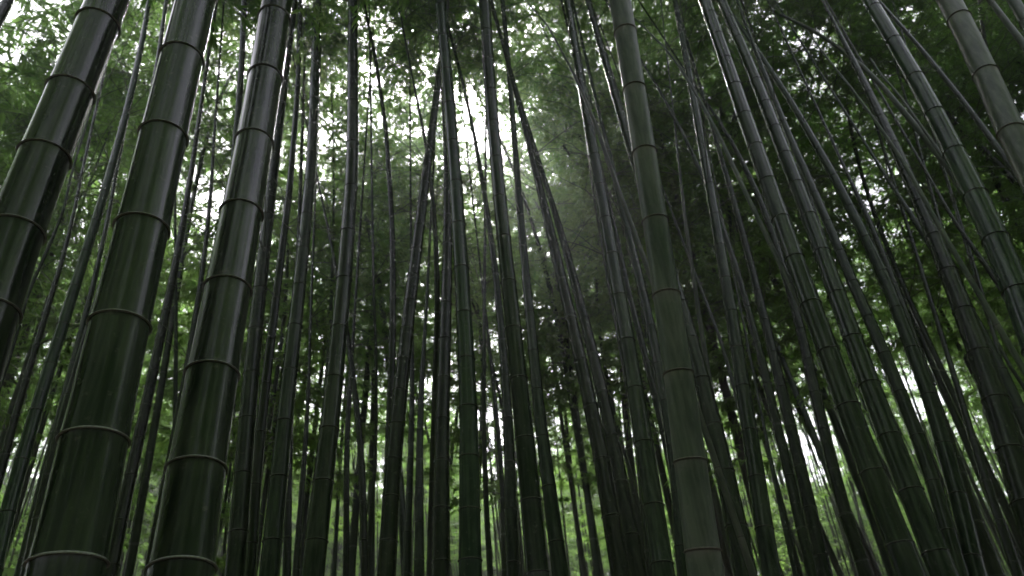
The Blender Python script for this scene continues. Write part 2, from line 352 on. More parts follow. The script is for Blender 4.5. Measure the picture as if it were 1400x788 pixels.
# ------------------------------------------------------------------ the culms one can tell apart
# key: (points (x, y in the photograph), widths at those points, diameter near the ground, skin, label, opts)
G, X_, D_ = 'gloss', 'waxy', 'dark'
CULMS = [
 # --- the thick ones in front
 ([(148,0),(107,100),(68,197),(20,320),(-6,394),(-60,560)], [51,55,60,70,74,84], .130, G, "thick glossy bamboo leaning right, cut off by the left edge of the photo", dict(ny=[-62,35,127,215,318,428,545])),
 ([(268,0),(248,83),(222,190),(193,320),(178,394),(160,455),(127,612),(92,775)], [51,54,58,66,72,78,88,92], .130, G, "thickest glossy dark bamboo at left with bright white rings at its joints", dict(ny=[-95,-10,81,188,314,446,604,772,960])),
 ([(379,0),(362,112),(348,197),(331,290),(309,405),(288,520),(270,645),(248,780)], [41,44,48,55,63,67,75,85], .130, G, "thick glossy bamboo with a broad white sheen near the top, third from left", dict(ny=[-52,27,108,196,293,397,513,643,779])),
 ([(847,0),(856,45),(867,123),(879,197),(895,303),(911,404),(930,515),(942,632),(960,754),(966,788)], [30,29,30,32,35,37,39,44,48,50], .118, X_, "thick matte grey green bamboo right of centre with pale rings, the palest big stem", dict(ny=[-35,45,123,209,303,404,512,632,754,885])),
 ([(1296,0),(1312,27),(1347,100),(1370,155),(1395,205),(1428,270)], [28,28,30,33,36,39], .118, X_, "thick matte grey bamboo leaning into the top right corner", dict(ny=[-45,27,102,182,268])),
 ([(1189,0),(1220,57),(1252,107),(1277,150),(1296,197),(1324,247),(1364,332),(1388,394),(1430,500)], [18,19,22,24,28,29,33,36,41], .115, G, "thick dark bamboo slanting to the right edge, left of the matte grey corner one", dict(ny=[12,57,107,156,209,268,328,400])),
 # --- centre and left middle distance
 ([(12,0),(-6,34),(-40,110)], [13,15,18], .10, D_, "dark bamboo just showing in the extreme top left corner", {}),
 ([(402,0),(380,197),(355,394),(338,560),(322,788)], [8,14,18,22,28], .100, D_, "dark slim bamboo hugging the right side of the sheeny thick left one", {}),
 ([(410,0),(408,100),(401,197),(397,272),(387,322),(377,394),(366,500),(352,650),(340,788)], [6,7,8,9,10,11,13,16,18], .075, G, "thin bamboo with a pale glint between the big left trio and the straight dark pole", {}),
 ([(434,0),(427,197),(419,300),(408,394),(388,591),(368,788)], [11,14,16,18,23,28], .100, G, "slim dark pole with highlights on its edge, left of the centre-left smooth green stem", dict(L=.30)),
 ([(405,420),(396,591),(392,788)], [7,10,12], .080, D_, "dark thin bamboo behind the foot of the smooth green centre-left stem, on its left", {}),
 ([(482,0),(482,197),(477,300),(470,394),(459,480),(451,591),(427,788)], [13,16,18,22,25,27,31], .105, G, "smooth straight green bamboo left of centre, widening down to the bottom edge", dict(ny=[-12,37,89,141,197,257,318,383,449,518,588,660,741,830])),
 ([(500,20),(512,70),(525,155),(529,197),(535,300),(537,394),(535,500),(532,650),(528,788)], [4,5,6,6,7,9,11,13,15], .075, D_, "thin grey bamboo seen against the bright leaves right of the smooth green stem", {}),
 ([(612,0),(600,115),(588,197),(578,272),(562,394),(554,480),(542,591),(536,666),(528,788)], [5,9,12,13,16,19,22,24,26], .090, D_, "dark bamboo leaning right across the centre whose top passes behind the central pole", dict(L=.20)),
 ([(602,0),(606,50),(610,100),(615,145),(619,197),(624,255),(631,394),(638,494),(641,591),(643,788)], [15,15,16,16,17,18,21,24,27,32], .105, G, "tall central pole with faint white rings, nearest to the middle of the photo", dict(ny=[-32,9,52,98,144,196,251,308,368,430,492,558,626,698,767,840])),
 ([(604,80),(610,197),(613,300),(611,394),(608,444),(605,591),(603,788)], [7,9,11,15,18,22,24], .100, D_, "dark bamboo half hidden behind the left side of the tall central pole", {}),
 ([(663,0),(667,80),(676,197),(688,322),(697,394),(716,591),(735,788)], [16,16,17,19,22,27,31], .105, G, "grey green pole right of the central one, shiny at its hazy top", dict(L=.29)),
 ([(615,50),(634,112),(641,150),(650,190),(659,247),(666,297),(673,347),(680,394),(690,494),(695,591),(702,788)], [4,5,5,6,6,7,8,9,13,16,19], .080, D_, "thin dark bamboo seen against the brightest sky gap right of the central pole", {}),
 ([(685,0),(693,50),(700,120),(704,197),(709,297),(718,380),(727,444),(735,544),(742,591),(766,788)], [6,7,8,9,10,12,13,15,17,25], .085, G, "slender bamboo on the right flank of the hazy topped grey pole", {}),
 ([(685,60),(700,105),(714,150),(726,197),(747,297),(768,394),(786,470),(806,545),(826,630),(848,788)], [5,6,8,10,12,15,17,19,23,29], .090, D_, "blackish bamboo leaning left from the bottom centre-right towards the sky gap", {}),
 ([(722,170),(732,205),(742,247),(770,320),(783,372),(793,419),(807,470),(820,530),(838,600),(872,788)], [5,6,7,9,11,13,15,18,21,25], .090, D_, "dark bamboo running close beside the blackish left leaning one, on its right", {}),
 ([(776,0),(787,62),(795,112),(803,155),(809,197),(822,272),(831,322),(845,394),(857,456),(866,519),(876,575),(884,640),(904,766),(908,788)], [10,11,13,14,14,16,17,20,22,24,25,27,31,31], .100, G, "grey green bamboo with a white edge glint, left of the big matte one", dict(L=.29)),
 ([(792,100),(812,240),(822,330),(834,394),(858,519),(872,600),(893,788)], [5,6,7,8,10,12,15], .070, D_, "thin bamboo tucked against the left side of the one with the white edge glint", {}),
 ([(804,0),(814,37),(839,112),(858,197),(886,290),(913,360),(935,419),(955,494),(975,591),(998,691),(1022,788)], [8,9,12,14,15,17,19,22,26,28,31], .105, D_, "bamboo crossing behind the big matte one, coming out lower down on its right", dict(L=.27)),
 ([(820,160),(835,210),(846,272),(858,322),(872,372),(893,456),(906,530),(922,640),(935,788)], [5,7,9,11,12,14,15,17,19], .085, G, "slim grey green bamboo close to the big matte one, left side, mid height", {}),
 ([(838,300),(857,394),(875,456),(890,520),(904,570),(925,680),(940,788)], [6,8,9,10,11,13,15], .070, D_, "thin black bamboo between the white edged pole and the foot of the matte one", {}),
 ([(924,0),(931,50),(937,75),(944,112),(951,150),(958,197),(968,240),(976,285),(982,322),(990,372),(1000,419),(1008,484),(1016,545),(1033,641),(1055,788)], [6,8,9,10,11,12,12,13,14,16,17,19,21,23,27], .095, G, "slender bamboo right of the big matte one with bright glints along its upper half", dict(L=.28)),
 ([(962,0),(976,37),(985,62),(1000,100),(1014,150),(1032,197),(1052,257),(1072,317),(1097,394),(1117,440),(1134,480),(1151,524),(1170,591),(1208,691),(1246,788)], [16,17,17,18,20,22,23,24,27,28,29,30,32,35,38], .115, G, "sturdy shiny bamboo leaning left from the bottom right, with the widest foot there", dict(L=.28)),
 ([(985,0),(1004,42),(1020,75),(1035,112),(1049,150),(1065,197),(1081,235),(1096,272),(1113,311),(1125,347),(1140,394),(1153,431),(1185,519),(1204,569),(1241,654),(1290,788)], [12,13,14,15,16,18,19,20,21,23,24,25,28,29,32,36], .110, G, "shiny bamboo just right of the sturdy leaning one, its upper part narrower", dict(L=.27)),
 ([(990,0),(1007,32),(1025,57),(1053,95),(1088,150),(1111,197),(1136,235),(1163,290),(1184,327),(1202,360),(1220,394),(1262,520),(1285,600),(1312,700),(1338,788)], [4,5,6,7,9,10,11,13,14,15,16,19,21,24,26], .090, G, "slim bamboo with pale streak slanting left above the bright gap on the right", {}),
 ([(1008,0),(1022,45),(1054,120),(1065,155),(1082,197),(1104,235),(1117,267),(1130,297),(1143,327),(1160,390),(1176,419),(1197,457),(1216,499),(1235,544),(1255,591),(1280,670),(1312,788)], [4,5,7,8,9,10,11,12,13,15,16,16,17,18,18,20,23], .085, G, "slim bamboo with its left side along the narrow bright leaf strip at right", {}),
 ([(1125,0),(1139,25),(1147,50),(1165,80),(1177,107),(1189,130),(1201,155),(1220,194),(1239,235),(1254,265),(1270,305),(1283,340),(1303,394),(1330,457),(1351,519),(1374,591),(1402,680)], [4,5,6,7,8,9,11,14,16,18,21,23,26,29,32,34,37], .105, D_, "dark bamboo crossed near its thin top by an arching stem, thick lower down at right", dict(L=.27)),
 ([(1066,20),(1075,24),(1100,36),(1125,50),(1150,68),(1180,92),(1205,117),(1230,147),(1250,170),(1267,192),(1285,215),(1303,237),(1320,270),(1336,292),(1380,370)], [3,4,5,5,6,6,7,7,8,8,9,9,10,10,12], .065, X_, "thin pale bamboo whose tip arches over to the left near the top right", dict(tip=1)),
 ([(1103,42),(1110,52),(1125,72),(1137,87),(1155,110),(1167,125),(1200,170),(1240,230),(1290,320)], [2,2,2.3,2.6,3,3.3,4,5,7], .040, X_, "hair thin leaning stem just under the pale arching one", dict(tip=1)),
 ([(1190,80),(1200,97),(1225,125),(1250,160),(1270,187),(1310,250),(1360,340)], [2.4,2.6,3,3.6,4,5,7], .045, X_, "very thin pale stem left of the thick dark slanting one at top right", dict(tip=1)),
 ([(1207,8),(1225,28),(1250,57),(1270,80),(1288,103),(1305,122),(1322,148),(1340,168),(1360,198),(1380,225),(1400,252),(1440,310)], [4.5,5,5.5,6,6.5,7,7.5,8,8.5,9,10,12], .070, G, "thin bamboo slanting between the thick dark and the matte grey ones at top right", {}),
 ([(1353,0),(1372,25),(1395,55),(1430,105)], [7,8,9,10], .070, X_, "thin pale bamboo crossing the top right corner beside the matte grey one", {}),
 ([(1385,0),(1410,40),(1440,95)], [14,16,18], .095, X_, "grey bamboo just clipping the outermost top right corner", {}),
 # --- thin ones on the left
 ([(203,0),(198,40),(188,88),(181,118),(172,163),(161,200),(145,260),(129,310),(118,337),(100,394),(79,469),(61,519),(42,591),(12,704),(-12,788)], [6,7,8,9,10,10,11,12,13,14,15,16,18,20,22], .085, G, "thin shiny bamboo between the leftmost and the white ringed thick ones", {}),
 ([(229,0),(215,75),(201,150),(182,250),(163,320),(145,380),(120,444),(101,519),(82,591),(60,680),(36,788)], [5,6,7,8,9,10,11,12,13,15,17], .075, D_, "thin dark bamboo along the left flank of the white ringed thick one", {}),
 ([(158,240),(150,287),(140,335),(128,394),(112,444),(98,500),(76,591),(58,660),(30,770)], [4,6,7,7,8,9,10,11,13], .065, D_, "very thin dark stem left of the white ringed thick bamboo, starting at mid height", {}),
 ([(112,235),(105,272),(90,347),(71,394),(64,425),(43,494),(22,569),(-6,670)], [4,5,6,7,8,9,10,12], .065, D_, "thin dark stem passing the small sky gap near the left edge", {}),
 ([(100,230),(90,277),(68,337),(50,372),(36,410),(12,490)], [3,4,4,5,5,6], .050, D_, "thinnest stem in the sky gap near the left edge", {}),
 ([(270,180),(265,210),(257,260),(252,297),(245,335),(235,394),(222,444),(212,494),(202,544),(191,591),(171,691),(150,788)], [6,7,8,9,10,11,12,13,14,15,17,19], .085, D_, "dark bamboo on the right flank of the white ringed thick one", {}),
 ([(293,190),(289,247),(285,297),(280,347),(273,394),(261,469),(250,545),(236,616),(218,700),(204,788)], [4,5,6,6,8,9,10,12,14,16], .070, D_, "thin dark bamboo against the bright gap between the second and third thick ones", {}),
 ([(240,250),(238,300),(241,394),(241,494),(238,600),(232,788)], [3,4,5,5,6,8], .055, D_, "spindly upright stem between the second and third thick ones", {}),
 ([(333,0),(332,75),(329,112),(322,197),(310,320),(296,440),(280,600),(262,788)], [8,8,8,9,11,13,15,17], .085, D_, "dark pole emerging at the top above the left side of the sheeny thick bamboo", {}),
 # --- thin ones in the centre
 ([(440,270),(450,317),(456,360),(465,410),(478,457),(489,569),(494,650),(499,788)], [3,4,4,6,8,8,9,12], .065, D_, "thin bamboo crossing behind the smooth green centre-left stem to come out on its right", {}),
 ([(484,440),(480,500),(477,550),(474,620),(473,788)], [4,6,7,8,9], .060, D_, "thin black stem next to the foot of the smooth green centre-left bamboo", {}),
 ([(424,460),(422,519),(420,569),(416,630),(411,691),(404,788)], [4,5,6,7,8,10], .055, D_, "spindly black stem left of the foot of the smooth green centre-left bamboo", {}),
 ([(511,394),(513,469),(515,591),(508,691),(501,788)], [4,4,5,6,7], .050, D_, "spindly dark stem between the smooth green stem and the right leaning dark one", {}),
 ([(562,400),(563,450),(565,540),(560,620),(556,788)], [4,5,7,9,12], .070, D_, "thin dark stem right beside the foot of the right leaning dark bamboo", {}),
 ([(583,420),(578,500),(574,600),(573,788)], [4,6,12,14], .080, D_, "dark stem left of the half hidden one behind the tall central pole", {}),
 ([(567,120),(577,175),(585,215),(591,260),(594,309),(597,372),(598,450),(594,560),(588,788)], [3,4,5,6,7,8,8,9,11], .060, D_, "thin stem forking up left of the leaning dark bamboo against bright green leaves", {}),
 ([(663,330),(662,394),(663,480),(660,569),(663,641),(667,716),(670,788)], [4,5,6,6,7,8,9], .060, D_, "spindly upright stem in the bright strip right of the tall central pole", {}),
 ([(660,400),(667,444),(672,506),(678,570),(684,616),(688,691),(690,788)], [3,4,5,6,7,7,8], .055, D_, "spindly tilted stem in the bright strip right of the tall central pole", {}),
 # --- thin ones right of the middle
 ([(722,5),(735,20),(750,37),(762,60),(775,82),(792,118),(812,165),(835,230)], [2,2.2,2.6,3,3.4,4,5,6], .045, X_, "hair thin curved stem at the top left of the white edged pole", dict(tip=1)),
 ([(868,25),(885,42),(900,57),(915,72),(928,90),(955,135),(985,190),(1020,265)], [2,2.4,2.8,3,3.4,4,5,6], .045, X_, "hair thin pale stem slanting right of the big matte bamboo near the top", dict(tip=1)),
 ([(880,92),(900,120),(920,155),(937,187),(952,222),(965,248),(985,300),(1005,370),(1024,440),(1048,520),(1075,620),(1110,788)], [3,4,5,5,6,6,7,9,10,11,13,16], .065, D_, "thin slanting stem that meets the glinting slender bamboo at mid height", {}),
 ([(955,128),(972,152),(985,170),(1010,205),(1028,243),(1045,280),(1058,330),(1081,419),(1096,469),(1108,519),(1124,569),(1140,630),(1158,700),(1182,788)], [3,4,4,6,8,9,10,12,13,14,15,16,17,19], .080, D_, "dark slim bamboo at the left side of the sturdy shiny leaning one", {}),
 ([(922,170),(926,210),(933,247),(935,297),(941,330),(946,362),(950,394),(962,470),(980,580),(1000,700)], [2.6,3,3.4,4,5,6,6,7,8,9], .050, X_, "thin pale stem between the big matte bamboo and the glinting slender one", {}),
 ([(950,370),(965,414),(975,444),(987,469),(998,506),(1007,538),(1020,600),(1036,690),(1052,788)], [4,4,5,5,6,6,7,8,10], .055, D_, "spindly stem crossing the green patch right of the big matte bamboo", {}),
 ([(975,180),(987,222),(997,247),(1006,285),(1017,322),(1029,372),(1040,420),(1055,480),(1072,550),(1085,600),(1103,670),(1128,788)], [5,7,8,9,10,11,12,13,15,16,18,21], .085, D_, "dark bamboo midway between the glinting slender and the sturdy leaning ones", {}),
 ([(1040,560),(1052,620),(1068,700),(1088,788)], [4,5,6,7], .045, D_, "spindly stem in the bright patch at lower right of the matte bamboo", {}),
 ([(1150,220),(1167,255),(1182,292),(1200,327),(1224,394),(1250,470),(1280,560),(1330,700),(1362,788)], [4,6,7,9,12,14,17,20,22], .080, D_, "black bamboo rising into the round bright gap at right", {}),
 ([(1195,210),(1205,235),(1220,260),(1235,280),(1250,302),(1264,322),(1284,350),(1310,394),(1340,450),(1380,535),(1420,620)], [4,5,6,6,7,8,9,11,13,16,18], .075, D_, "black stem slanting below the thin topped dark bamboo at right", {}),
 ([(1270,240),(1295,290),(1310,312),(1327,332),(1345,357),(1362,382),(1390,430),(1430,500)], [4,5,6,6,7,8,9,11], .060, D_, "thin black stem in the leafy gap near the right edge", {}),
 ([(1316,310),(1322,332),(1330,357),(1338,385),(1352,430),(1364,480),(1385,560),(1410,650)], [3,4,4,5,5,6,7,8], .050, D_, "spindly stem bent more upright in the leafy gap near the right edge", {}),
 ([(1330,370),(1338,394),(1347,426),(1356,452),(1367,477),(1383,502),(1400,530)], [3,3.5,4,4,4.5,5,5.5], .045, D_, "hair thin stem crossing the green patch at the right edge", {}),
 ([(1150,394),(1190,500),(1225,610),(1262,720),(1286,788)], [5,7,9,12,14], .065, D_, "thin dark stem filling the gap between the two shiny leaning ones at lower right", {}),
 ([(1310,394),(1340,500),(1370,610),(1400,720)], [6,8,10,12], .070, D_, "thin dark stem behind the thick lower part of the crossed bamboo at right", {}),
 ([(1300,500),(1330,600),(1362,700),(1392,788)], [7,10,13,15], .080, D_, "dark stem in the lower right corner", {}),
]

def pix_dir(x, y):
    return RT * ((x - CX) / FPX) + UP * ((CY - y) / FPX) + FW
MATS = {G: M_GLOSS, X_: M_WAXY, D_: M_DARK}

def trace(pts, wid, D0):
    """image points -> 3-D points: the depth follows from the stem's width and its natural taper; a straight
    line in space has 1/depth linear along its picture, so fit that and keep the lean plausible"""
    H = 15.0 * D0 / 0.12 + 1.5
    pts = np.array(pts, float); wid = np.array(wid, float)
    dirs = np.array([pix_dir(*p) for p in pts])
    t = FPX * D0 / wid
    for _ in range(25):
        z = np.clip(EYE[2] + t * dirs[:, 2], 0.5, H * 0.93)
        t = 0.5 * t + 0.5 * FPX * D0 * (1 - z / H) ** 0.7 / wid
    yy = pts[:, 1]
    A = np.stack([np.ones_like(yy), yy - yy.mean()], 1)
    W = np.sqrt(wid)
    c, *_ = np.linalg.lstsq(A * W[:, None], (1 / t) * W, rcond=None)
    # limit the lean towards / away from the eye
    t0 = 1 / c[0]; ym = yy.mean()
    k = dirs[:, 1]                                   # forward part of each ray
    inv_vert = k / np.interp(ym, np.sort(yy), k[np.argsort(yy)]) / t0     # a vertical plane: t = d / k
    cv = np.polyfit(yy - ym, inv_vert, 1)[0]
    b = np.clip(c[1], 0.80 * cv, 1.22 * cv)
    inv = 1 / t0 + b * (yy - ym)
    t = 1 / np.maximum(inv, 0.02)
    return EYE + dirs * t[:, None], H

rng = np.random.default_rng(7)
BASES = []
def branch_mesh(seed):
    g = np.random.default_rng(seed); TV, TF, b = [], [], 0
    for k, sgn in enumerate((-1, 1)):
        a = sgn * g.uniform(0.2, 0.45); Lb = g.uniform(0.5, 1.0) if k == 0 else g.uniform(0.3, 0.6)
        t = np.linspace(0, 1, 8)
        B = Lb * (t[:, None] * np.array([math.cos(a), math.sin(a), 0]) + np.array([0, 0, 1.0]) * (1.1 * t - 0.75 * t * t)[:, None]) + g.normal(0, 0.006, (8, 3))
        B[0] = (-0.01, 0, 0)
        for i in range(7): TV += tri_tube(B[i], B[i + 1], 0.0045 * (1 - t[i] * .8), 0.0045 * (1 - t[i + 1] * .8)); TF.append(b); b += 6
        for _ in range(4):
            i = int(g.integers(2, 7)); q = B[i] + np.array([g.normal(0.12, 0.08), g.normal(0, 0.12), g.uniform(-0.05, 0.14)])
            TV += tri_tube(B[i], q, 0.002, 0.001); TF.append(b); b += 6
    TB = np.array(TF)[:, None]
    F = np.concatenate([TB + np.array([[0, 1, 4, 3]]), TB + np.array([[1, 2, 5, 4]]), TB + np.array([[2, 0, 3, 5]])])
    return mesh_from("branch", np.array(TV), F, mats=(M_TWIG,))[0]
BRANCHES = []
def build_culm(idx, pts, wid, D0, skin, label, opt):
    if not opt.get('tip') and len(pts) >= 5:      # culms are smooth curves: take the jitter out of the readings
        a = np.array(pts, float); f = np.polyfit((a[:, 1] - 400) / 400, a[:, 0], 3 if len(pts) > 5 else 2)
        pts = [(0.15 * x + 0.85 * float(np.polyval(f, (y - 400) / 400)), y) for x, y in pts]
    P, H = trace(pts, wid, D0)
    order = np.argsort(P[:, 2]); P = P[order]; wv = np.array(wid, float)[order]; pv = np.array(pts, float)[order]
    # down to the ground: leave along the lowest visible direction, growing upright
    d = unit(P[min(2, len(P) - 1)] - P[0])
    pts_low = []
    z0 = P[0][2]; slope = d[:2] / max(d[2], 0.3); slope = slope * min(1.0, 0.3 / (np.linalg.norm(slope) + 1e-9))
    for f in (1.0, 0.66, 0.33):
        dz = -z0 * f
        pts_low.append(P[0] + np.array([slope[0] * dz * (1 - 0.35 * f), slope[1] * dz * (1 - 0.35 * f), dz]))
    base = pts_low[0].copy(); base[2] = -0.06
    pts_low[0] = base
    # upwards
    e = unit(P[-1] - P[max(0, len(P) - 3)]); top = P[-1]
    tipd = opt.get('tip', 0)
    Lc, rmax = CROWNS[idx % len(CROWNS)]
    if tipd: up = 0.5
    else:
        dh = math.hypot(top[0], top[1]); floor_ = 1.6 + min(math.sqrt(max(9.5 ** 2 - dh * dh, 9.0)), dh * 1.8)
        up = max(0.8, floor_ - top[2])
    ext = [top + e * up * 0.5, top + e * up] if not tipd else []
    core = np.vstack([np.array(pts_low), P, np.array(ext).reshape(-1, 3)])
    C = catmull(core, 10)
    # crown frame
    Zc = unit(C[-1] - C[-6]); Xc = unit(np.array([e[0], e[1], 0]) + 0.02 - Zc * Zc.dot(np.array([e[0], e[1], 0]) + 0.02)); Yc = np.cross(Zc, Xc)
    ctop = C[-1].copy()
    if not tipd:
        q = axis_point(np.linspace(0, Lc, 14)[1:], Lc)
        C = np.vstack([C, ctop + q[:, 0:1] * Xc + q[:, 1:2] * Yc + q[:, 2:3] * Zc])
    s, at = path_sampler(C); L = s[-1]
    sz = np.interp(s, s, C[:, 2])
    # diameter: measured width x depth where seen (smoothed towards the taper law), taper law elsewhere
    dep = (P - EYE) @ FW; dm = wv * dep / FPX
    sP = np.array([s[np.argmin(np.linalg.norm(C - p, axis=1))] for p in P])
    cf = np.polyfit(sP, dm, 1 if len(P) < 5 else 2)
    dmf = np.polyval(cf, sP)
    dtop = dmf[-1]
    def dia(q):
        q = np.asarray(q, float)
        lowd = dmf[0] * (1 + 0.05 * np.clip(sP[0] - q, 0, 3))
        mid = np.interp(q, sP, dmf)
        r = np.clip((L - q) / max(L - sP[-1], 1e-3), 0, 1)
        hi = dtop * (0.12 + 0.88 * r ** 0.75)
        return np.maximum(np.where(q < sP[0], lowd, np.where(q > sP[-1], hi, mid)), 0.003)
    # nodes
    if 'ny' in opt:
        srt = np.argsort(pv[:, 1]); sn = []
        proj = C - EYE; dp = proj @ FW; py = CY - FPX * (proj @ UP) / np.maximum(dp, 0.01)
        vis = (s > max(0, sP[0] - 1.5)) & (s < sP[-1] + 2.0) & (dp > 0.05)
        o = np.argsort(py[vis]); sn = list(np.interp(opt['ny'], py[vis][o], s[vis][o])); sn = sorted(set(np.round(sn, 4)))
        Ln = sn[1] - sn[0]
        q = sn[0] - Ln * 0.97; low = []
        while q > 0.05: low.append(q); Ln *= 0.96; q -= max(Ln, 0.07)
        Ln = sn[-1] - sn[-2]; q = sn[-1] + Ln; hi_ = []
        while q < L: hi_.append(q); Ln = min(Ln * 1.02, 0.36); q += Ln
        nodes = low[::-1] + sn + hi_
    else:
        Lf = opt.get('L', 0.26 + 0.05 * rng.random()); nodes = []; q = 0.08; Ln = 0.08
        while q < L: nodes.append(q); Ln = min(Ln * 1.14, Lf); q += Ln * (1 + 0.04 * rng.normal())
    wmax = wv.max()
    sides = 56 if wmax > 36 else 28 if wmax > 16 else 14
    root = add("bamboo", None, None, tuple(base)); root.empty_display_size = 0.2
    thing(root, label, "bamboo", "bamboo stems near enough to tell apart")
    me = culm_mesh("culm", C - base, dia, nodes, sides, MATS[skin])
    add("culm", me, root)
    if wmax >= 12:
        TT, UU, WW = frames(C)
        for q in nodes:
            p = at(np.array([q]))[0]; r = p - EYE; dpt = r @ FW
            if dpt < 0.1: continue
            ix = CX + FPX * (r @ RT) / dpt; iy = CY - FPX * (r @ UP) / dpt
            if not (-60 < ix < 1460 and -60 < iy < 850): continue
            i = min(len(s) - 2, max(1, int(np.searchsorted(s, q))))
            ring = add("node_ring", RINGP if skin == X_ else RING if wmax > 45 else RINGD, root, tuple(p - base))
            # the ring is drawn on the same blended centreline as the skin
            tt = unit(C[i + 1] - C[i - 1])
            ring.rotation_euler = Vector(tt).to_track_quat('Z', 'Y').to_euler()
            dd = float(dia(np.array([q]))[0]); k_ = (1.0, 0.27) if wmax > 30 else (0.992, 0.30); ring.scale = (dd * k_[0], dd * k_[0], dd * k_[1])
    if not tipd and wmax < 29 and idx > 6:
        if not BRANCHES: BRANCHES.extend(branch_mesh(60 + k) for k in range(5))
        hi = [q for q in nodes if 4.2 < at(np.array([q]))[0][2] and q < L - Lc * 0.9]; a = rng.uniform(0, 6.28)
        for q in hi[::2][-9:]:
            a += math.pi * rng.uniform(0.8, 1.2); br = add("branch", BRANCHES[int(rng.integers(5))], root, tuple(at(np.array([q]))[0] - base))
            br.rotation_euler = (0, 0, a); v_ = 0.7 + 0.5 * rng.random(); br.scale = (v_, v_, v_)
    if not tipd:
        cr = add("crown", CROWN_ME[idx % len(CROWNS)], root)
        Mx = Matrix(((Xc[0], Yc[0], Zc[0]), (Xc[1], Yc[1], Zc[1]), (Xc[2], Yc[2], Zc[2])))
        cr.location = tuple(ctop - base); cr.rotation_euler = Mx.to_euler()
    BASES.append((base[0], base[1]))
for i, c in enumerate(CULMS): build_culm(i, *c)

# ------------------------------------------------------------------ the grove behind, plus unseen bamboo added around
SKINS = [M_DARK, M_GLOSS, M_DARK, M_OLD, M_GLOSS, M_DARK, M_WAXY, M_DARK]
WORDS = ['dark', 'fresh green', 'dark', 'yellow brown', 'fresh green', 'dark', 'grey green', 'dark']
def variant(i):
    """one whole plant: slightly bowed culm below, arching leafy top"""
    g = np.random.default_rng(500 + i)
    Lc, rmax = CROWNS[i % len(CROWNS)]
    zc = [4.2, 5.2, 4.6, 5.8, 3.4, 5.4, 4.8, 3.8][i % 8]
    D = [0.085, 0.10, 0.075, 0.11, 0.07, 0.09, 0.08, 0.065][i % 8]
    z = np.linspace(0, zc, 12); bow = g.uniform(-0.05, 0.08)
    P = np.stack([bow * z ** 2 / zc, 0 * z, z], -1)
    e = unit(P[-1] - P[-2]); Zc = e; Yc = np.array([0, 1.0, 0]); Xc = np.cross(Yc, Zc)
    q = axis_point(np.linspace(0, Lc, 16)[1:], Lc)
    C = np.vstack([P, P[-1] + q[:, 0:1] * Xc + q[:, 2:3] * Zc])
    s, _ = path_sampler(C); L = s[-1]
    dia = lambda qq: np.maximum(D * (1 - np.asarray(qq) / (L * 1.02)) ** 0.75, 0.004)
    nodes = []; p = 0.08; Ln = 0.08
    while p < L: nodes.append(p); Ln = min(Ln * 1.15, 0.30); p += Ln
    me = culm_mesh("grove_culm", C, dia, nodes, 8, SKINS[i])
    Mx = Matrix(((Xc[0], Yc[0], Zc[0]), (Xc[1], Yc[1], Zc[1]), (Xc[2], Yc[2], Zc[2])))
    return me, CROWN_ME[i % len(CROWNS)], P[-1], Mx.to_euler()
VARS = [variant(i) for i in range(8)]

def plant(x, y, k, rz, lean, leand, sc, label, group):
    me, cme, cp, ce = VARS[k]
    root = add("bamboo", None, None, (x, y, -0.08))
    root.rotation_euler = (Matrix.Rotation(leand, 3, 'Z') @ Matrix.Rotation(lean, 3, 'X') @ Matrix.Rotation(rz - leand, 3, 'Z')).to_euler()
    root.scale = (sc, sc, sc); root.empty_display_size = 0.2
    thing(root, label, "bamboo", group)
    add("culm", me, root)
    c = add("crown", cme, root, tuple(cp)); c.rotation_euler = ce
    return root

taken = list(BASES)
def free(x, y, dmin):
    return all((x - a) ** 2 + (y - b) ** 2 > dmin * dmin for a, b in taken)

# Where the plants of the stand grow: each candidate spot is judged by how its leafy top thickens or clears the
# canopy, so that the stand is dense on the whole and keeps the openings to the sky that the place has.
GX, GY, CELL = 74, 44, 20.0
gx, gy = np.meshgrid((np.arange(GX) - 2) * CELL + CELL / 2, (np.arange(GY) - 2) * CELL + CELL / 2)
WANT = np.full((GY, GX), 5.6)
WANT[(gx > 880) & (gy < 200)] = 5.4; WANT[gx > 1280] = 7; WANT[(gx > 740) & (gx < 880) & (gy < 120)] = 5.6
WANT[gy > 480] = 5.6
OPEN = [(45,45,66),(280,290,56),(446,200,44),(652,215,52),(735,150,18),(540,60,20),
        (1195,265,46),(1390,160,40),(90,325,36),(30,640,46),(475,545,36),(585,520,28),(520,650,26),(690,610,44),(850,600,44),(1110,615,52),(960,540,24),(1010,640,26),
        (1260,540,44),(1375,650,42),(1290,680,26),(1350,300,26),(720,420,24)]
for ox, oy, orr in OPEN: WANT[np.hypot(gx - ox, gy - oy) < orr * 1.05] = 0.25
TAU = np.zeros((GY, GX))
rs = np.random.default_rng(77)
def sample_crown(V, nleaf, la):
    pick = V[rs.integers(len(V) // 8, len(V), 500)]
    return pick, nleaf * la * 0.5 / 500
SAMP = []
for me_ in CROWN_ME:
    V = np.zeros(len(me_.vertices) * 3, np.float32); me_.vertices.foreach_get('co', V); V = V.reshape(-1, 3)
    nl = sum(1 for _ in range(0)) or (len(me_.polygons) // 2)
    SAMP.append(sample_crown(V, nl, 0.00068))
